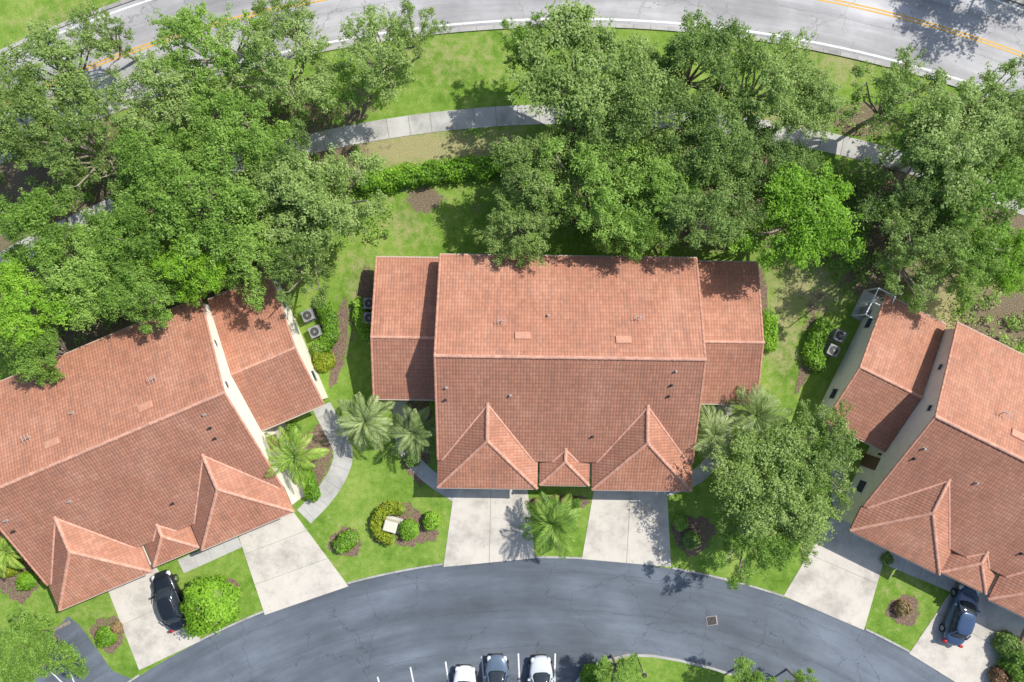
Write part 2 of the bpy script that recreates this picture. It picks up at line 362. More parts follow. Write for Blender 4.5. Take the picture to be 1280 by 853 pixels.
# ---------------------------------------------------------------- roads
def arc(name,c,r0,r1,a0,a1,z,mat,label,cat,h=0.0,n=None,gap=0,kind='structure',segs=None,parent=None):
    mb=MB()
    rng_=[(a0,a1)] if segs is None else segs
    for (b0,b1) in rng_:
        k=n or max(2,int(abs(b1-b0)/0.8)+1)
        for i in range(k):
            t0=R(b0+(b1-b0)*i/k); t1=R(b0+(b1-b0)*(i+1)/k)
            if gap: t1-=gap/r1
            q=[(c[0]+r*math.cos(t),c[1]+r*math.sin(t)) for r,t in ((r0,t0),(r1,t0),(r1,t1),(r0,t1))]
            if h: mb.prism(q,z-0.02,z+h)
            else: mb.poly([(x,y,z) for x,y in q])
    o=mb.build(name,mat,parent)
    if not parent: props(o,label,cat,kind=kind)
    return o
def sheet(name,pts,z,mat,label,cat):
    mb=MB(); P=[G(*p) for p in pts]
    A=sum(P[i][0]*P[(i+1)%len(P)][1]-P[(i+1)%len(P)][0]*P[i][1] for i in range(len(P)))
    if A<0: P.reverse()
    mb.poly([(x,y,z) for x,y in P]); return props(mb.build(name,mat),label,cat,kind='structure')
arc('road',TC,98.55,105.95,50,130,0.008,M['asphalt_grey'],'pale grey two lane road curving along the top','road')
arc('road_edge_line',TC,98.78,98.95,50,130,0.014,M['paint'],'white edge line on the inner side of the top road','road marking')
arc('road_edge_line',TC,105.55,105.70,50,130,0.014,M['paint'],'white edge line on the far outer side of the top road','road marking')
arc('road_centre_line',TC,102.12,102.24,50,130,0.014,M['ypaint'],'inner stripe of the double yellow line of the top road','road marking')
arc('road_centre_line',TC,102.36,102.48,50,130,0.014,M['ypaint'],'outer stripe of the double yellow line of the top road','road marking')
arc('kerb',TC,98.2,98.53,50,130,0.0,M['kerb'],'concrete kerb between the top road and the grass','kerb',h=0.10,gap=0.02)
arc('kerb',TC,105.97,106.25,50,130,0.0,M['kerb'],'far concrete kerb beyond the top road at the upper left','kerb',h=0.10,gap=0.02)
arc('pavement',TC,90.65,92.2,50,130,0.0,M['walk'],'grey concrete footpath winding under the trees below the top road','pavement',h=0.035,n=75,gap=0.03)
arc('road',BC,36,58.75,40,140,0.006,M['asphalt_dark'],'dark blue grey asphalt lane curving along the bottom','road')
sheet('side_road',[(30,880),(60,800),(85,770),(100,782),(140,838),(166,850),(180,880)],0.011,M['asphalt_dark'],'short dark asphalt stub at the lower left corner','road')
def ang(px):
    return math.degrees(math.acos(((px-640)/16-BC[0])/58.75))
for a,b,l in ((435,553,'left of the middle driveways'),(669,727,'in front of the palm island between the middle driveways'),(840,978,'below the large tree right of the middle driveways'),(1081,1136,'between the two right driveways'),(251,331,'between the two left driveways'),(150,174,'at the lower left lawn tip')):
    arc('kerb',BC,58.76,58.90,ang(a),ang(b),0.0,M['kerb'],'low concrete kerb of the asphalt lane '+l,'kerb',h=0.07,gap=0.02)
def pline(x0,y0,x1,y1,w,name='parking_line',label=None):
    a=Vector(G(x0,y0)); b=Vector(G(x1,y1)); d=(b-a).normalized(); n=Vector((-d.y,d.x))*w/2
    m=MB(); m.poly([(p.x,p.y,0.016) for p in (a+n,b+n,b-n,a-n)][::-1]); o=m.build(name,M['paint']); return props(o,label,'road marking',kind='structure')
for (x,y,l) in ((472,846,'leftmost white parking line at the bottom edge'),(513,834,'second white parking line from the left'),(557,827,'white parking line left of the white car'),(602,821,'white parking line left of the dark car'),(648,817,'white parking line between the dark and the silver car'),(694,817,'white parking line right of the silver car')):
    pline(x,y,x+ (680-x)*0.075,y+62,0.12,label=l)
pline(62,838,95,870,0.1,label='short white line on the asphalt at the lower left'); pline(84,832,100,870,0.1,label='second short white line on the asphalt at the lower left')
isl=[(716,856),(728,840),(750,826),(782,817),(815,818),(850,824),(890,834),(940,850),(980,870),(960,920),(720,920)]
mb=MB(); mb.prism([G(*p) for p in reversed(isl)],-0.01,0.10); o=mb.build('traffic_island_kerb',M['kerb']); props(o,'concrete kerb ring of the bottom grass island','kerb',kind='structure')
cx,cy=(830,870)
sheet('island_grass',[(cx+(x-cx)*0.965,cy+(y-cy)*0.94) for x,y in isl],0.106,M['ground'],'grass top of the bottom island','grass')
def panels(name,quad,nu,nv,label,cat='driveway',mat='concrete',h=0.03):
    A,B,C,D=[Vector(G(*p)) for p in quad]
    mb=MB(); gu=0.011/max((B-A).length,1); gv=0.011/max((D-A).length,1)
    def P(u,v): 
        q=(A*(1-u)+B*u)*(1-v)+(D*(1-u)+C*u)*v; return (q.x,q.y)
    for i in range(nu):
        for j in range(nv):
            u0=i/nu+gu; u1=(i+1)/nu-gu; v0=j/nv+gv; v1=(j+1)/nv-gv
            q=[P(u0,v0),P(u0,v1),P(u1,v1),P(u1,v0)]
            mb.prism(q,-0.01,h)
    return props(mb.build(name,M[mat]),label,cat,kind='structure')
panels('driveway',[(570,596),(658,596),(669,698),(554,709)],2,1,'concrete driveway of the middle house, left one')
panels('driveway',[(745,596),(833,596),(839,709),(727,699)],2,1,'concrete driveway of the middle house, right one')
panels('driveway',[(293,655),(358,628),(436,733),(331,769)],1,3,'wide empty concrete driveway of the left house')
panels('driveway',[(130,725),(190,700),(252,801),(174,838)],1,2,'concrete driveway of the left house under the black car')
panels('driveway',[(1042,640),(1113,672),(1080,788),(979,745)],1,2,'empty concrete driveway of the right house')
panels('driveway',[(1205,715),(1290,760),(1238,880),(1136,817)],1,2,'concrete driveway of the right house under the navy car')
panels('path',[(222,700),(296,668),(303,684),(230,717)],4,1,'short walk joining the two left driveways','path','walk',0.034)
panels('path',[(1112,688),(1196,724),(1190,741),(1106,706)],4,1,'short walk joining the two right driveways','path','walk',0.034)
panels('path',[(336,528),(354,521),(392,616),(375,624)],1,4,'concrete strip along the side wall of the left house below its wing','path','walk',0.038)
def ribbon(name,pts,w,label,mat='walk',h=0.036):
    P=[Vector(G(*p)) for p in pts]
    for _ in range(2):
        Q=[P[0]]
        for i in range(len(P)-1): Q+= [P[i].lerp(P[i+1],.25),P[i].lerp(P[i+1],.75)]
        P=Q+[P[-1]]
    mb=MB(); Ls=[]
    for i,p in enumerate(P):
        d=(P[min(i+1,len(P)-1)]-P[max(i-1,0)]).normalized(); n=Vector((-d.y,d.x))*w/2; Ls.append((p+n,p-n))
    for i in range(len(P)-1):
        a0,b0=Ls[i]; a1,b1=Ls[i+1]
        t1=1-(0.02/max((P[i+1]-P[i]).length,.3) if i%3==2 else 0)
        q=[a0,b0,b0.lerp(b1,t1),a0.lerp(a1,t1)]
        mb.prism([(v.x,v.y) for v in q],-0.01,h)
    return props(mb.build(name,M[mat]),label,'path',kind='structure')
ribbon('path',[(402,508),(416,535),(432,566),(422,596),(404,622),(380,646)],1.5,'concrete path bending from the left house wing to its driveway')
ribbon('path',[(500,502),(501,545),(512,572),(535,596),(570,619)],1.15,'concrete path curving from the left wing of the middle house to its driveway')
ribbon('path',[(906,505),(905,545),(893,575),(868,600),(830,612)],1.15,'concrete path from the right wing of the middle house to its driveway')
ribbon('path',[(1035,505),(1052,560),(1046,610),(1055,650)],1.2,'concrete path beside the right house under the large tree')
def mulch(px,py,rx,ry,rot,label,z=0.02):
    mb=MB(); n=110; ph=random.uniform(0,6); pts=[]
    for i in range(n):
        t=2*PI*i/n; k=1+0.10*math.sin(3*t+ph)+0.06*math.sin(7*t+2*ph)+0.04*math.sin(17*t+ph)+random.uniform(-.045,.045)
        a,b=rx*k*math.cos(t),ry*k*math.sin(t); c,s=math.cos(R(rot)),math.sin(R(rot))
        pts.append(G(px+a*c-b*s,py-(a*s+b*c)))
    mb.prism(pts,-0.01,z); return props(mb.build('mulch_bed',M['mulch']),label,'mulch',kind='structure')
mulch(503,657,42,27,-10,'brown mulch bed with the beige utility box on the middle lawn')
mulch(432,678,20,18,0,'small mulch bed round the clipped bush near the lane')
mulch(136,792,21,22,0,'round mulch bed on the lower left lawn tip')
mulch(1130,763,20,19,0,'round mulch bed between the right driveways')
mulch(284,740,15,18,0,'mulch ring beside the lime bush')
mulch(424,430,8,55,-8,'narrow mulch strip right of the left house air conditioners')
mulch(392,570,24,44,-22,'mulch bed round the palm at the left house')
mulch(458,378,12,42,0,'mulch strip beside the left wing of the middle house')
mulch(1016,440,9,50,-22,'mulch strip left of the right house wing')
mulch(952,375,7,38,0,'mulch strip beside the right wing of the middle house')
mulch(866,668,26,24,0,'shaded mulch bed under the large tree by the right middle driveway')
mulch(700,627,40,8,0,'planting strip at the wall between the middle garages')
mulch(22,715,32,34,20,'mulch bed at the left edge below the left house')
mulch(1268,812,22,34,0,'mulch bed at the lower right corner')
mulch(520,545,20,55,0,'shaded mulch court between the wing and the garage of the middle house')
# ---------------------------------------------------------------- houses
def window(parent,xc,yc,zc,w,h,axis,sgn):
    f=MB(); p=MB(); t=0.06
    def bx(mb,a0,a1,z0,z1,d0,d1):
        if axis=='x':
            xa,xb=sorted((xc+sgn*d0,xc+sgn*d1)); mb.box(xa,xb,yc+a0,yc+a1,z0,z1)
        else:
            ya,yb=sorted((yc+sgn*d0,yc+sgn*d1)); mb.box(xc+a0,xc+a1,ya,yb,z0,z1)
    bx(f,-w/2-t,w/2+t,zc+h/2,zc+h/2+t,0.0,0.06); bx(f,-w/2-t,w/2+t,zc-h/2-t,zc-h/2,0.0,0.08)
    bx(f,-w/2-t,-w/2,zc-h/2,zc+h/2,0.0,0.06); bx(f,w/2,w/2+t,zc-h/2,zc+h/2,0.0,0.06)
    bx(p,-w/2,w/2,zc-h/2,zc+h/2,0.003,0.02)
    fo=f.build('window',M['trim'],parent); p.build('pane',M['glass'],fo)
def house(ox,oy,rot,label):
    H=empty('duplex_house',(ox,oy,0),R(rot),label,'house','duplex houses with clay tile roofs')
    YR=-1.14; ZR=6.1; YF=-8.9; YB=6.2; SF=.385; SB=.36; W=9.4
    zm=lambda y: ZR-SF*(YR-y) if y<YR else ZR-SB*(y-YR)
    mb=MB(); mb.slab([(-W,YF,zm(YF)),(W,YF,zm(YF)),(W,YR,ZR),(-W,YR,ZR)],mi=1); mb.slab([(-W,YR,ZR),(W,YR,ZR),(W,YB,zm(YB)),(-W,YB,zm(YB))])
    roof=mb.build('roof',[M['roof'],M['roof_shade']],H)
    cp=MB(); cp.cap((-W,YR,ZR),(W,YR,ZR),.15); cp.build('ridge_cap',M['cap'],roof)
    for s in (-1,1):
        cp=MB(); cp.cap((s*(W-.04),YF,zm(YF)-.03),(s*(W-.04),YR,ZR-.03),0.10); cp.cap((s*(W-.04),YB,zm(YB)-.03),(s*(W-.04),YR,ZR-.03),0.10); cp.build('rake_tiles',M['rake'],roof)
    fa=MB(); fa.box(-W,W,YB+0.005,YB+0.08,zm(YB)-0.24,zm(YB)-0.08); fa.build('gutter',M['gutter'],roof)
    def hip(cx,h,zr,ze,yf,yv,yb,name):
        yr=yf+h*1.02; m=MB()
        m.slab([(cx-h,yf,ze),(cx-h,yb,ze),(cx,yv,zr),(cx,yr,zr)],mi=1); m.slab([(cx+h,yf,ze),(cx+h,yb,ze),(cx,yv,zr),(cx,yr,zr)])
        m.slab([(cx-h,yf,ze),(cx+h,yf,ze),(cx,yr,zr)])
        r=m.build(name,[M['roof'],M['roof_shade']],H); c=MB()
        c.cap((cx,yr,zr),(cx,yv+.1,zr),.14); c.cap((cx-h,yf,ze),(cx,yr,zr),.13); c.cap((cx+h,yf,ze),(cx,yr,zr),.13)
        c.build('ridge_cap',M['cap'],r)
        slope=(zr-ze)/h
        xo=(zm(YF)-ze)/slope
        for s in (-1,1):
            v=MB(); v.cap((cx+s*(h-xo),YF,zm(YF)),(cx,yv,zr),.095,.5); v.build('valley',M['cap'],r)
        g=MB(); g.box(cx-h,cx+h,yf-.07,yf-.005,ze-.19,ze-.08); g.build('gutter',M['gutter'],r)
    for s in (-1,1): hip(s*5.70,3.70,zm(-4.60)+.02,2.95,-10.95,-4.60,-9.0,'garage_roof')
    hip(0,1.85,3.48,2.76,-10.7,-7.95,-8.95,'porch_roof')
    def gable(name,x0,x1,y0,y1,yr,zf,zr,zb):
        m=MB(); pr=[(y0,0),(y0,zf),(yr,zr),(y1,zb),(y1,0)]
        A=[(x0,y,z) for y,z in pr]; B=[(x1,y,z) for y,z in pr]
        m.poly(A); m.poly(B[::-1])
        for i in range(5): j=(i+1)%5; m.poly([A[j],A[i],B[i],B[j]])
        return m.build(name,M['stucco'],H)
    th=0.15
    gable('wall',-9.25,9.25,-8.7,5.75,YR,zm(-8.7)-th,ZR-th,zm(5.75)-th)
    for s in (-1,1):
        m=MB(); a,b=sorted((s*2.15,s*9.22)); m.box(a,b,-10.5,-8.703,0,2.8); m.build('garage_wall',M['stucco'],H)
        m=MB(); m.box(s*1.7-.13,s*1.7+.13,-10.5,-10.24,0,2.62); m.build('porch_post',M['stucco'],H)
    WZ=3.5; WY=0.1; zw=lambda y: WZ-.25*(WY-y) if y<WY else WZ-.235*(y-WY)
    for s in (-1,1):
        a,b=sorted((s*9.27,s*14.35)); m=MB()
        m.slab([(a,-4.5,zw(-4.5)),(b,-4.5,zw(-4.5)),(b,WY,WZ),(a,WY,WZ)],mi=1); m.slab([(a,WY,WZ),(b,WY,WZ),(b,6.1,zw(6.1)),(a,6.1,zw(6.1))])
        wr=m.build('wing_roof',[M['roof'],M['roof_shade']],H); c=MB(); c.cap((a,WY,WZ),(b,WY,WZ),.13); c.build('ridge_cap',M['cap'],wr)
        e=s*14.3; c=MB(); c.cap((e,-4.5,zw(-4.5)-.03),(e,WY,WZ-.03),.10); c.cap((e,6.1,zw(6.1)-.03),(e,WY,WZ-.03),.10); c.build('rake_tiles',M['rake'],wr)
        gt=MB(); gt.box(a,b,6.11,6.2,zw(6.1)-.2,zw(6.1)-.06); gt.build('gutter',M['gutter'],wr)
        gt=MB(); gt.box(a,b,-4.6,-4.51,zw(-4.5)-.2,zw(-4.5)-.06); gt.build('gutter',M['gutter'],wr)
        a,b=sorted((s*9.26,s*14.15)); gable('wing_wall',a,b,-4.1,5.7,WY,zw(-4.1)-th,WZ-th,zw(5.7)-th)
        for y,zc,w,h in ((2.6,3.85,.45,.35),(-0.6,4.9,.45,.4)): window(H,s*9.25,y,zc,w,h,'x',s)
        for y,w in ((-2.2,.8),(3.8,.8)): window(H,s*14.15,y,1.3,w,.8,'x',s)
        window(H,s*9.25,-7.6,1.5,.9,1.0,'x',s)
        window(H,s*11.7,5.7,1.1,1.8,1.0,'y',1); window(H,s*4.6,5.75,1.4,2.6,1.8,'y',1)
        d=MB(); xa,xb=sorted((s*9.253,s*9.31)); d.box(xa,xb,-6.1,-5.1,0.03,2.15); do=d.build('door',M['door'],H)
        k=MB(); k.tube((s*9.31,-5.2,1.05),(s*9.37,-5.2,1.05),.03,.03); k.build('handle',M['chrome'],do)
        gd=MB()
        gd.box(s*5.7-2.45,s*5.7+2.45,-10.53,-10.503,0.03,2.2)
        for q in range(5): gd.box(s*5.7-2.4,s*5.7+2.4,-10.55,-10.528,0.06+q*.43,0.43+q*.43)
        gd.build('garage_door',M['trim'],H)
        la=MB(); xl=s*9.253; la.box(*sorted((xl,xl+s*.1)),-4.9,-4.75,1.7,2.0); la.build('wall_light',M['darkmetal'],H)
    window(H,0,-8.7,1.4,1.4,1.2,'y',-1)
    for x,y in ((-3.3,.35),(3.75,.15)):
        z=zm(y); v=MB(); r0=[(x-.55,y-.26,z-.1),(x+.55,y-.26,z-.1),(x+.55,y+.26,z-.24),(x-.55,y+.26,z-.24)]
        r1=[(a,b,c+.24) for a,b,c in r0]; r2=[(x+(a-x)*.9,y+(b-y)*.75,c+.03) for a,b,c in r1]
        v.rings([r0,r1,r2]); v.build('roof_vent',M['terracotta'],roof)
    for x,y,dk in ((-8.7,-4.3,1),(-4.1,-3.9,0),(7.4,-2.0,0),(7.1,-3.8,1),(1.9,-6.9,1),(-1.5,1.8,0),(-8.6,-3.4,0),(7.2,-3.0,1)):
        z=zm(y)
        p=MB(); p.tube((x,y,z-.1),(x,y,z+.25),.075,.075,10); p.tube((x,y,z-.02),(x,y,z+.05),.13,.10,10); p.build('vent_pipe',M['darkmetal' if dk else 'metal'],roof)
    for x,y in ((-4.75,1.35),(4.9,1.75)):
        z=zm(y); a=MB(); a.tube((x,y,z-.1),(x,y,z+.6),.03,.025,6); a.tube((x-.32,y,z+.55),(x+.32,y,z+.57),.018,.018,6)
        for k in range(3): a.tube((x-.25+k*.25,y-.25,z+.56),(x-.25+k*.25,y+.25,z+.56),.015,.015,5)
        a.build('antenna',M['whitemetal'],roof)
    return H
house(4.03,0.0,-0.8,'middle duplex house with clay tile roof, two garage hips facing the lane')
house(-29.0,-6.15,22.9,'left duplex house with clay tile roof, cut off by the left edge')
house(38.2,-8.35,-26.4,'right duplex house with clay tile roof, cut off by the right edge')
# screened enclosure at the rear corner of the right house wing
x,y=G(1082,384,0); t=empty('screen_enclosure',(x,y,0),R(-26.4),'small pale grey framed enclosure at the rear left corner of the right house wing','enclosure')
b=MB(); b.box(-.75,.75,-1.15,1.15,0,.06); b.build('slab',M['walk'],t)
for sx in (-.7,.7):
    for sy in (-1.1,0,1.1):
        b=MB(); b.box(sx-.04,sx+.04,sy-.04,sy+.04,.06,2.1); b.build('post',M['lamp'],t)
for (x0,x1,y0,y1) in ((-.74,.74,-1.14,-1.06),(-.74,.74,1.06,1.14),(-.74,-.66,-1.055,1.055),(.66,.74,-1.055,1.055),(-.655,.655,-.04,.04)):
    b=MB(); b.box(x0,x1,y0,y1,2.105,2.18); b.build('top_rail',M['lamp'],t)
b=MB(); b.box(-.3,.3,-.8,-.25,.06,.8); b.build('cabinet',M['acmetal'],t)
# ---------------------------------------------------------------- air conditioners, utility things
def aircon(px,py,rz,label):
    x,y=G(px,py); t=empty('air_conditioner',(x,y,0.0),R(rz),label,'air conditioner','air conditioning units beside the houses')
    b=MB(); b.box(-.47,.47,-.47,.47,0,.08); b.build('pad',M['walk'],t)
    b=MB()
    pts=[]
    for sx,sy in ((1,1),(-1,1),(-1,-1),(1,-1)):
        base=math.atan2(sy,sx)
        for d in (-.35,0,.35): pts.append((sx*.33+.1*math.cos(base+d),sy*.33+.1*math.sin(base+d)))
    b.prism(pts,.08,.82); bd=b.build('cabinet',M['acmetal'],t)
    b=MB(); b.tube((0,0,.8),(0,0,.835),.33,.33,24); fr=b.build('fan_opening',M['darkmetal'],t)
    b=MB()
    for k in range(8):
        a=k*PI/8; b.tube((.33*math.cos(a),.33*math.sin(a),.86),(-.33*math.cos(a),-.33*math.sin(a),.86),.007,.007,4)
    b.tube((0,0,.85),(0,0,.88),.08,.08,12); b.build('grille',M['acmetal'],fr)
    return t
aircon(464,380,0,'upper of two air conditioners left of the middle house'); aircon(464,398,0,'lower of two air conditioners left of the middle house')
aircon(388,395,23,'upper air conditioner right of the left house wing'); aircon(397,415,23,'lower air conditioner right of the left house wing')
aircon(1044,420,-26,'upper air conditioner left of the right house wing'); aircon(1036,438,-26,'lower air conditioner left of the right house wing')
x,y=G(490,655); t=empty('utility_box',(x,y,0),R(-15),'beige utility cabinet in the hedge ringed mulch bed','utility box')
b=MB(); b.box(-.75,.75,-.6,.6,0,.08); b.build('pad',M['walk'],t); b=MB(); b.rings([[(-.5*k,-.4*k,z),(.5*k,-.4*k,z),(.5*k,.4*k,z),(-.5*k,.4*k,z)] for k,z in ((1,.08),(1,.8),(1.04,.8),(1.04,.86),(.9,.93))]); b.build('cabinet',M['utility'],t)
b=MB(); b.box(-.02,.02,-.42,-.402,.15,.75); b.build('door_seam',M['darkmetal'],t)
def lamppost(px,py,label,h=3.0):
    x,y=G(px,py); t=empty('lamp_post',(x,y,0),0,label,'lamp post')
    b=MB(); b.tube((0,0,0),(0,0,.25),.12,.09,12); b.tube((0,0,.25),(0,0,h),.05,.04,10); b.build('post',M['darkmetal'],t)
    b=MB(); b.tube((0,0,h),(0,0,h+.35),.12,.18,6); b.build('lantern',M['lamp'],t)
    b=MB(); b.tube((0,0,h+.35),(0,0,h+.5),.22,.04,6); b.build('lantern_cap',M['darkmetal'],t)
lamppost(795,818,'slim black lamp post at the top edge of the bottom grass island')
x,y=G(890,776); t=empty('storm_drain',(x,y,0.01),R(8),'rectangular iron storm drain grate in the dark lane','drain')
b=MB(); b.box(-.42,.42,-.36,.36,0,.012); b.build('frame',M['metal'],t); b=MB()
for k in range(7): b.box(-.36+k*.1,-.29+k*.1,-.31,.31,.0125,.03)
b.build('grate',M['darkmetal'],t)
# ---------------------------------------------------------------- bushes, hedges, palms
def shrub_mesh(pts,rad,h,size=(0.1,0.2),dens=260,rng=None,lumpy=.15):
    rng=rng or RNG; P=np.array(pts,float); seg=np.linalg.norm(P[1:]-P[:-1],axis=1) if len(P)>1 else np.array([0.])
    tot=seg.sum(); n=int((tot*(2*rad+2*h)+PI*rad*rad*2+2*PI*rad*h)*dens)
    if tot>0:
        s=rng.uniform(0,tot,n); cs=np.concatenate([[0],np.cumsum(seg)]); i=np.clip(np.searchsorted(cs,s)-1,0,len(seg)-1); f=((s-cs[i])/seg[i])[:,None]
        C=P[i]*(1-f)+P[i+1]*f
    else: C=np.repeat(P[:1],n,0)
    d=unit(rng.normal(size=(n,3))); d[:,2]=np.abs(d[:,2])
    se=np.power(np.abs(d),0.7)*np.sign(d); se=se/np.maximum(np.max(np.abs(se),axis=1,keepdims=True)**0.45,1e-3)
    lump=1+lumpy*np.sin(C[:,0]*3.1+d[:,0]*4)*np.cos(C[:,1]*2.7+d[:,1]*5)+rng.normal(0,.06,n)
    Q=np.stack([C[:,0]+d[:,0]*rad*lump,C[:,1]+d[:,1]*rad*lump,h*0.12+np.abs(se[:,2])*h*0.85*lump],1)
    Nn=unit(d+rng.normal(size=(n,3))*.5+np.array([0,0,.3]))
    return leafquads(Q,Nn,rng.uniform(size[0],size[1],n),rng,.6)
def shrub(name,pts_px,radpx,h,kind,label,cat,group=None,dens=160,size=(0.12,0.24),lumpy=.15,flowers=None):
    W_=[G(*p,h*.6) for p in pts_px]; ox=sum(p[0] for p in W_)/len(W_); oy=sum(p[1] for p in W_)/len(W_)
    rad=radpx/16.2
    L_=[(p[0]-ox,p[1]-oy) for p in W_]
    V=shrub_mesh(L_,rad,h,size,dens,lumpy=lumpy)
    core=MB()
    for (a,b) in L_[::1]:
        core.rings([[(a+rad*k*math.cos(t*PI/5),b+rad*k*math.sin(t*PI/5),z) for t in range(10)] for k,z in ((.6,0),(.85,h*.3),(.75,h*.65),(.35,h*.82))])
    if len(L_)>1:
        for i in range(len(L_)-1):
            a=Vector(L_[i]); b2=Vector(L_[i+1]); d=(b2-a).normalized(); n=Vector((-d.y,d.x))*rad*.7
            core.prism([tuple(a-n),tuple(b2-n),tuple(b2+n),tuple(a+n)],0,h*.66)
    t=empty(name,(ox,oy,0),0,label,cat,group)
    me=quads('foliage',V,[M[kind]]); o=bpy.data.objects.new('foliage',me); COL.objects.link(o); o.parent=t
    core.build('foliage_core',M['dark'],t)  # solid dark core hidden inside the leaves, keeps the shrub opaque
    return t
def arcpx(cx,cy,r,a0,a1,n): return [(cx+r*math.cos(R(a0+(a1-a0)*i/n)),cy-r*math.sin(R(a0+(a1-a0)*i/n))) for i in range(n+1)]
def topcurve(x0,x1,rad,n=12): return [(x0+(x1-x0)*i/n,1606-math.sqrt(rad*rad-(x0+(x1-x0)*i/n-715)**2)) for i in range(n+1)]
shrub('hedge',topcurve(455,640,1402),14,1.3,'lime','long bright green clipped hedge curving below the footpath','hedge',dens=110,size=(.15,.28),lumpy=.28)
shrub('hedge',topcurve(645,1000,1402),10,1.2,'leafy','hedge continuing right below the footpath in the shade of the central trees','hedge',dens=80,size=(.15,.28))
shrub('hedge',topcurve(1010,1270,1400),10,1.2,'dark','dark hedge below the footpath under the right hand trees','hedge',dens=80,size=(.15,.28))
shrub('hedge',[(401,378),(410,398),(413,415),(406,430),(398,434)],10,.95,'hedge','curved low hedge round the left house air conditioners','hedge')
shrub('bush',[(404,451)],13,.8,'yellow','yellow green round bush just below the curved hedge by the left house','bush')
shrub('hedge',[(449,380),(450,398),(458,416),(463,421)],9,.8,'hedge','low hedge left of the middle house air conditioners','hedge')
shrub('hedge',[(961,395),(963,415),(962,432)],10,.9,'lime','short hedge block right of the middle house wing','hedge')
shrub('hedge',[(1031,405),(1020,425),(1016,445),(1024,456)],11,.95,'hedge','curved hedge wrapping the right house air conditioners','hedge')
shrub('hedge',arcpx(490,655,20,60,265,8),8,.8,'yellow','yellow green hedge arc round the beige utility cabinet','hedge')
shrub('bush',[(511,663)],12,.9,'hedge','round clipped bush just right of the utility cabinet','bush')
shrub('bush',[(540,652)],11,.9,'hedge','round clipped bush at the right end of the utility bed','bush')
shrub('bush',[(426,683),(437,674)],11,.8,'hedge','clipped twin lobed bush in the small bed near the lane','bush')
shrub('bush',[(262,759)],31,2.4,'lime','big round lime green bush beside the black car','bush',dens=120,size=(.16,.32),lumpy=.3)
shrub('bush',[(132,797)],12,.8,'hedge','round bush in the bed on the lower left lawn tip','bush')
shrub('bush',[(145,786)],7,.5,'rust','small reddish bush in the bed on the lower left lawn tip','bush')
shrub('bush',[(1130,762)],10,.7,'rust','dry brownish bush in the bed between the right driveways','bush',dens=80)
shrub('hedge',[(379,588),(386,604),(391,620)],9,.9,'lime','bright low hedge below the palm of the left house','hedge')
shrub('bush',[(366,540)],10,.9,'leafy','green bush above the palm of the left house','bush')
for x,k,l in ((672,'rust','reddish plant at the left end of the strip between the middle garages'),(687,'leafy','green plant left of centre in the strip between the middle garages'),(703,'rust','reddish plant right of centre in the strip between the middle garages'),(720,'leafy','green plant at the right end of the strip between the middle garages')):
    shrub('plant',[(x,629)],6,.6,k,l,'plant')
shrub('bush',[(10,708)],13,1.0,'yellow','yellow green bush at the left edge below the left house','bush')
shrub('bush',[(32,727)],11,.8,'lime','green bush in the left edge bed nearest the house corner','bush')
shrub('bush',[(1262,808)],15,1.2,'dark','dark bush in the lower right corner bed','bush')
shrub('bush',[(1277,832)],19,1.5,'leafy','green bush cut by the right edge at the lower right corner','bush',lumpy=.3)
shrub('bush',[(1252,848)],12,1.0,'rust','reddish low bush at the bottom of the lower right corner bed','bush')
shrub('bush',[(865,676)],11,.8,'dark','dark bush in the shaded bed by the right middle driveway','bush')
shrub('bush',[(852,655)],9,.7,'leafy','small green bush by the right middle driveway','bush')
shrub('bush',[(1110,700)],7,.5,'dark','low dark shrub at the walk joining the right driveways','bush')
shrub('bush',[(515,575)],9,.8,'dark','dark shrub in the shaded court of the middle house','bush')
shrub('bush',[(740,846)],13,1.0,'hedge','low bush at the left tip of the bottom island','bush')
def palm(px,py,r,z,label,seed,kind='palm',nf=20):
    rng=np.random.default_rng(seed); x,y=G(px,py,z)
    t=empty('palm_tree',(x,y,0),rng.uniform(0,6),label,'palm tree')
    b=MB(); b.tube((0,0,-.05),(.06,0,z*.5),.17,.14,10); b.tube((.06,0,z*.5),(0,0,z-.15),.14,.16,10); b.build('trunk',M['bark'],t)
    Lr=r*(HC-z)/848; V=[]; rach=MB()
    for f in range(nf):
        a=f*2.39996+rng.normal(0,.14); el=rng.uniform(-.1,.95) if f<nf-4 else 1.2; Lf=Lr*rng.uniform(.85,1.22)
        dr=np.array([math.cos(a),math.sin(a),0]); side=np.array([-math.sin(a),math.cos(a),0])
        p=np.array([0,0,z-.1]); e=el; pts=[p]; K=9
        for k in range(K):
            p=p+(dr*math.cos(e)+np.array([0,0,math.sin(e)]))*Lf/K*1.12; e-=.16; pts.append(p)
        for k in range(K): rach.tube(pts[k],pts[k+1],.024*(1-k/K)+.008,.02*(1-k/K)+.006,4)
        for k in range(2,K+1):
            for m in (0,.5):
                q=pts[k-1]*(1-m)+pts[k]*m; fw=unit((pts[k]-pts[k-1])[None])[0]
                ll=Lf*.30*math.sin(PI*min(1,(k-1+m)/K*0.8+.2))+.08
                for s in (-1,1):
                    dd=unit((side*s*.6+fw*.85+np.array([0,0,rng.uniform(-.25,.05)]))[None])[0]
                    w=unit(np.cross(dd,np.array([0,0,1.]))[None])[0]*.036
                    V+= [q-w,q+dd*ll*.5-w*1.1,q+dd*ll,q+dd*ll*.5+w*1.1]
    rach.build('frond_stems',M[kind],t)
    o=bpy.data.objects.new('crown',quads('crown',np.array(V),[M[kind]])); COL.objects.link(o); o.parent=t
palm(457,527,38,2.8,'left fan palm on the lawn between the left and middle houses',1,nf=24)
palm(517,541,34,2.6,'fan palm close to the garage corner of the middle house on its left',2,nf=24)
palm(368,570,37,2.8,'yellow green palm in the bed at the left house wing',3,'palmlime')
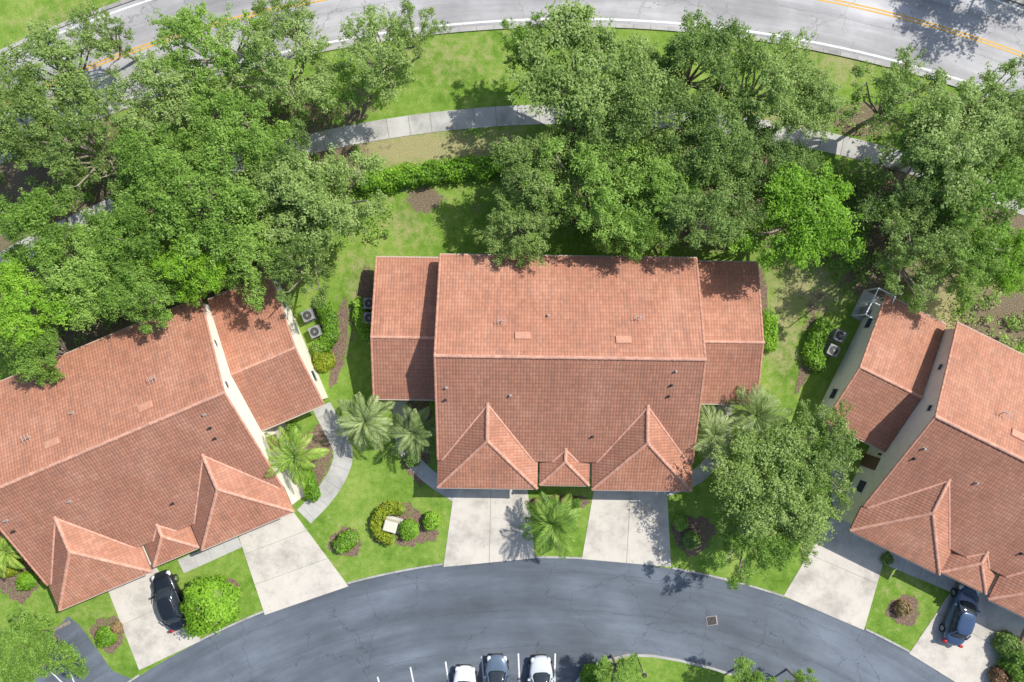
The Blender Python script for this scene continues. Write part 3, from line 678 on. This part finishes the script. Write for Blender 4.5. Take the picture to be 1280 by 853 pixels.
palm(690,655,39,2.6,'bushy green palm on the island between the middle driveways',4,'palmgreen',nf=30)
palm(893,545,36,2.8,'fan palm below the right wing of the middle house',5,nf=24)
palm(945,520,38,3.2,'pale fan palm poking out above the large front tree',6,nf=24)
palm(8,690,28,2.6,'small palm at the left edge beside the left house corner',8,'palmlime')
# ---------------------------------------------------------------- trees
TR=[
(55,85,66,'oak','grey green tree at the top left corner beside the road edge',3,1.1),
(120,38,44,'oak','small airy tree leaning over the road near the top left',5,1.1),
(20,150,62,'oak','grey green tree on the left edge below the top left corner',0,1.2),
(95,180,68,'oak','broad tree in the upper left grove right of the edge trees',7,1.1),
(190,120,62,'oak','tree of the upper left grove whose crown reaches the road kerb at left',3,1.2),
(262,50,64,'leafy','tall tree overhanging the top road left of the yellow line start',7,1.2),
(335,80,68,'oak','broad tree crown over the top road right of its neighbour',7,1.2),
(350,20,42,'oak','small airy tree top at the upper edge over the road',5,1.2),
(470,62,60,'oak','sparse tree with visible branches standing alone between road and footpath',5,1.2),
(512,35,38,'oak','small sparse tree right of the branchy roadside tree',3,1.1),
(430,110,42,'leafy','small tree between the branchy roadside tree and the grove',5,1.0),
(195,205,64,'leafy','mid green tree in the middle of the left grove',6,1.25),
(300,165,66,'leafy','bright tree above the centre of the left grove',0,1.2),
(265,255,76,'leafy','large bright green tree in the centre of the left grove',2,1.25),
(398,245,80,'oak','large grey green tree at the right end of the left grove',7,1.15),
(395,250,55,'oak','small crown nested inside the large grey green tree of the left grove',4,1.1),
(345,215,54,'dark','dark tree filling the grove behind the large grey green one',1,1.1),
(160,300,64,'leafy','bright tree in the lower part of the left grove',4,1.2),
(40,290,64,'leafy','tree on the left edge halfway down the grove',6,1.2),
(100,345,62,'leafy','tree just above the roof of the left house, second from the edge',1,1.2),
(25,385,62,'lime','bright tree on the left edge above the left house roof',2,1.2),
(45,440,46,'leafy','lower tree on the left edge touching the left house roof',0,1.2),
(175,365,56,'leafy','tree leaning on the upper roof edge of the left house',4,1.25),
(240,335,54,'lime','vivid green tree between the grove and the left house ridge',6,1.25),
(310,320,50,'leafy','tree above the wing roof of the left house',1,1.3),
(372,325,54,'oak','grey green tree right of the left house wing top',7,1.3),
(730,92,92,'oak','largest pale green tree above the middle house, reaching the road kerb',2,1.1),
(668,60,44,'leafy','small sparse tree left of the largest one, next to the road kerb',3,1.2),
(668,215,62,'oak','pale tree left of centre between footpath and middle house',4,1.15),
(655,272,50,'oak','lower pale tree hanging down to the middle house roof at left',7,1.15),
(740,235,76,'leafy','bright tree directly above the middle house ridge',7,1.2),
(735,180,60,'oak','crown filling the gap between the two tallest central trees',1,1.15),
(790,285,46,'leafy','small tree touching the rear roof edge of the middle house',1,1.2),
(805,140,74,'oak','pale tree right of the largest one',6,1.2),
(880,75,68,'dark','dark olive tree near the kerb right of the largest one',1,1.2),
(955,100,70,'oak','olive tree near the kerb above the lime coloured tree',7,1.2),
(900,170,68,'dark','dark tree over the middle of the footpath',6,1.2),
(1010,130,50,'oak','smaller olive tree at the right end of the central group',3,1.2),
(880,265,66,'dark','dark tree above the right wing of the middle house',0,1.2),
(825,235,54,'leafy','mid green tree between the pale and the dark trees above the middle house',1,1.2),
(965,210,56,'dark','dark tree behind the lime coloured tree',2,1.1),
(1012,268,80,'lime','vivid lime green tree upper right of the middle house',6,1.1),
(1135,120,60,'oak','grey green tree at the left of the right grove near the kerb',3,1.2),
(1195,175,80,'oak','large grey green tree in the middle of the right grove',2,1.2),
(1255,120,56,'oak','grey green tree near the right edge below the road',7,1.2),
(1150,235,64,'dark','dark tree at the left side of the right grove',1,1.1),
(1235,255,74,'leafy','broad tree near the right edge in the right grove',7,1.2),
(1160,315,66,'oak','tree above the gap between the right house and the right grove',7,1.2),
(1220,330,50,'leafy','tree in the lower middle of the right grove',4,1.2),
(1275,320,48,'lime','vivid green tree on the right edge of the right grove',2,1.2),
(1280,190,52,'dark','dark tree on the right edge of the right grove',1,1.2),
(1368,-150,95,'leafy','tree beyond the upper right corner shading the road',0,1.1),
(962,612,80,'oak','large front tree between the middle and the right house, its left part over the lawn',2,1.0),
(985,600,52,'leafy','inner crown in the middle of the large front tree group',0,1.1),
(1035,577,58,'oak','front tree right of the large one, touching the right house wing',7,1.1),
(950,684,56,'leafy','lower front tree whose crown hangs over the dark lane',7,1.0),
(1003,655,48,'oak','smaller front tree beside the empty driveway of the right house',7,1.0),
(28,815,56,'leafy','bright tree at the lower left corner beside the asphalt stub',6,.95),
(775,852,38,'leafy','tree on the left part of the bottom grass island',6,.9),
(945,866,34,'leafy','small tree on the right part of the bottom island at the frame edge',1,.9),
(1010,868,32,'leafy','small tree right of the island at the bottom frame edge',4,.9),
]
for (px,py,r,k,l,v,hz) in TR: tree(px,py,r,k,l,v,hz=hz)
# undergrowth
pts=[]
for (px,py,rx,ry,w) in SOIL[:14]+[SOIL[16]]:
    n=int(rx*ry/85)
    a=RNG.uniform(0,2*PI,n); q=np.sqrt(RNG.random(n))*1.0
    for i in range(n):
        X_,Y_=px+rx*q[i]*math.cos(a[i]),py+ry*q[i]*math.sin(a[i])
        x,y=G(X_,Y_); rr=math.hypot(x-TC[0],y-TC[1])
        if 90.2<rr<92.7 or rr>97.8: continue
        ok=True
        for hx,hy,hr in ((4.03,0,-.8),(-29,-6.15,22.9),(38.2,-8.35,-26.4)):
            c,s=math.cos(R(-hr)),math.sin(R(-hr)); dx,dy=x-hx,y-hy; lx,ly=dx*c-dy*s,dx*s+dy*c
            if abs(lx)<15.6 and -12<ly<7.4: ok=False
        if ok: pts.append((x,y,RNG.uniform(.15,.5)))
pts=np.array(pts); V=clumpleaves(pts,RNG.uniform(.3,.75,len(pts)),45,RNG,.7,(.14,.28))
o=bpy.data.objects.new('undergrowth',quads('undergrowth',V,[M['leafy']])); COL.objects.link(o); props(o,'low leafy undergrowth covering the soil under the groves','undergrowth',kind='stuff')
# ---------------------------------------------------------------- cars
def supell(a,b,cx,z,e=3.2,n=40,zf=None):
    out=[]
    for i in range(n):
        t=2*PI*i/n; c,s=math.cos(t),math.sin(t)
        x=cx+a*math.copysign(abs(c)**(2/e),c); y=b*math.copysign(abs(s)**(2/e),s)
        out.append((x,y,z+(zf(x) if zf else 0)))
    return out
def car(px,py,rz,paint,label,L=4.7,W=1.84,suv=False):
    x,y=G(px,py,.8); t=empty('parked_car',(x,y,0.03),R(rz),label,'car','cars parked at the houses')
    a=L/2; b=W/2; hb=.92 if suv else .84; ht=1.6 if suv else 1.42
    zf=lambda X: -.20*max(0,(X-.75)/(a-.75))**1.6 - (.10*max(0,(-X-1.7)/(a-1.7))**1.5)
    m=MB(); m.rings([supell(a*.955,b*.93,0,.2),supell(a*.995,b*.985,0,.34),supell(a,b,0,.55),supell(a*.985,b*.985,0,hb-.14,zf=lambda X:zf(X)*.7),supell(a*.955,b*.93,0,hb-.02,zf=zf),supell(a*.90,b*.84,0,hb+.035,zf=zf),supell(a*.6,b*.5,0,hb+.06,zf=lambda X:zf(X)*.6)])
    m.build('body',paint,t,True)
    for s in (-1,1):
        h=MB(); h.tube((.95,s*.62,hb+.03),(a*.86,s*.46,hb-.12),.018,.012,5); h.build('hood_crease',paint,t)
    cr=-.22
    m=MB(); m.rings([supell(1.52 if not suv else 1.75,b*.87,cr-(.0 if not suv else .2),hb-.03,4.0),supell(1.40 if not suv else 1.66,b*.83,cr-(.0 if not suv else .2),hb+.13,4.0),supell(.86 if not suv else 1.25,b*.66,cr-.1-(.0 if not suv else .25),ht-.05,3.6)])
    m.build('window_glass',M['glass'],t,True)
    rx=.90 if not suv else 1.30; rc=cr-.1-(.0 if not suv else .25)
    m=MB(); m.rings([supell(rx*.99,b*.685,rc,ht-.06,3.6),supell(rx*.97,b*.67,rc,ht-.01,3.6),supell(rx*.86,b*.58,rc,ht+.03,3.4),supell(rx*.4,b*.3,rc,ht+.045,3)])
    m.build('roof',paint,t,True)
    for s in (-1,1):
        for q0,q1,r0,r1 in (((cr+1.36,s*b*.80,hb+.05),(rc+rx*.86,s*b*.62,ht-.02),.04,.04),((cr-1.36-(.3 if suv else 0),s*b*.80,hb+.05),(rc-rx*.86,s*b*.62,ht-.02),.06,.05),((cr-.1,s*b*.855,hb+.05),(rc,s*b*.68,ht-.02),.035,.035)):
            pl=MB(); pl.tube(q0,q1,r0,r1,6); pl.build('pillar',paint,t)
    for s in (-1,1):
        m=MB(); m.rings([[(.78+dx,s*(b+.02)+dy,z) for dx,dy in ((-.07,-.1),(.09,-.08),(.07,.09),(-.06,.11))] for z in (hb+.02,hb+.16)]); m.build('wing_mirror',paint,t)
        m=MB(); m.rings([supell(.22,.17,a*.88,hb-.34,2.4,14),supell(.2,.15,a*.865,hb-.185,2.4,14)]); o=m.build('headlight',M['lamp'],t,True); o.location=(0,s*b*.66,0)
        m=MB(); m.rings([supell(.12,.2,-a*.935,hb-.32,2.4,14),supell(.12,.18,-a*.925,hb-.09,2.4,14)]); o=m.build('tail_light',M['redlamp'],t,True); o.location=(0,s*b*.66,0)
        for wx in (a*.62,-a*.58):
            m=MB(); ya,yb=sorted((s*(b-.24),s*(b-.005))); m.tube((wx,ya,.32),(wx,yb,.32),.33,.33,24); w=m.build('wheel',M['rubber'],t)
            m=MB(); m.tube((wx,s*(b-.02),.32),(wx,s*(b+.012),.32),.21,.19,12); m.build('rim',M['chrome'],w)
    m=MB(); m.box(-a-.012,-a+.05,-.26,.26,.42,.54); m.build('number_plate',M['trim'],t)
    m=MB(); m.box(a-.06,a+.008,-.45,.45,.3,.42); m.build('grille',M['darkmetal'],t)
    for s in (-1,1):
        m=MB(); m.tube((cr+1.5,s*.05,hb+.07),(cr+1.28,s*.6,hb+.16),.012,.01,4); m.build('wiper',M['rubber'],t)
    return t
P1=carpaint('car_black',(0.018,0.022,0.03)); P2=carpaint('car_navy',(0.06,0.10,0.19)); P3=carpaint('car_white',(0.66,0.68,0.70),0.0); P4=carpaint('car_graphite',(0.13,0.18,0.25)); P5=carpaint('car_silver',(0.62,0.66,0.69),.1)
car(211,753,90+20,P1,'glossy black saloon car on the left house driveway',4.75)
car(1203,771,90-18,P2,'dark navy car on the right house driveway',4.8)
car(580,871,88,P3,'white car at the bottom edge in the left of three occupied bays',4.5)
car(621,858,90,P4,'dark graphite car in the middle of three occupied bays at the bottom',4.6)
car(677,860,92,P5,'pale silver car in the right of three occupied bays at the bottom',4.7,suv=True)
# ---------------------------------------------------------------- light, sky, camera
sv=Vector((.74,.46,1)).normalized()
el=math.asin(sv.z); az=math.atan2(sv.x,sv.y)
w=bpy.data.worlds.new('World'); SC.world=w; w.use_nodes=True; nt=w.node_tree
sk=nt.nodes.new('ShaderNodeTexSky'); sk.sky_type='NISHITA'; sk.sun_disc=False; sk.sun_elevation=el; sk.sun_rotation=az; sk.dust_density=1.5
nt.links.new(sk.outputs[0],nt.nodes['Background'].inputs[0]); nt.nodes['Background'].inputs[1].default_value=0.15
ld=bpy.data.lights.new('sun','SUN'); ld.energy=5.0; ld.angle=R(0.55); ld.color=(1,.96,.89)
lo=bpy.data.objects.new('sun',ld); COL.objects.link(lo); lo.rotation_euler=sv.to_track_quat('Z','Y').to_euler(); lo.location=(20,20,60)
cd=bpy.data.cameras.new('camera'); cd.sensor_width=36; cd.lens=36*HC/80; cd.clip_end=1000
co=bpy.data.objects.new('camera',cd); COL.objects.link(co); co.location=(0,0,HC); co.rotation_euler=(0,0,0); SC.camera=co
SC.view_settings.view_transform='Standard'; SC.view_settings.look='None'; SC.view_settings.exposure=0
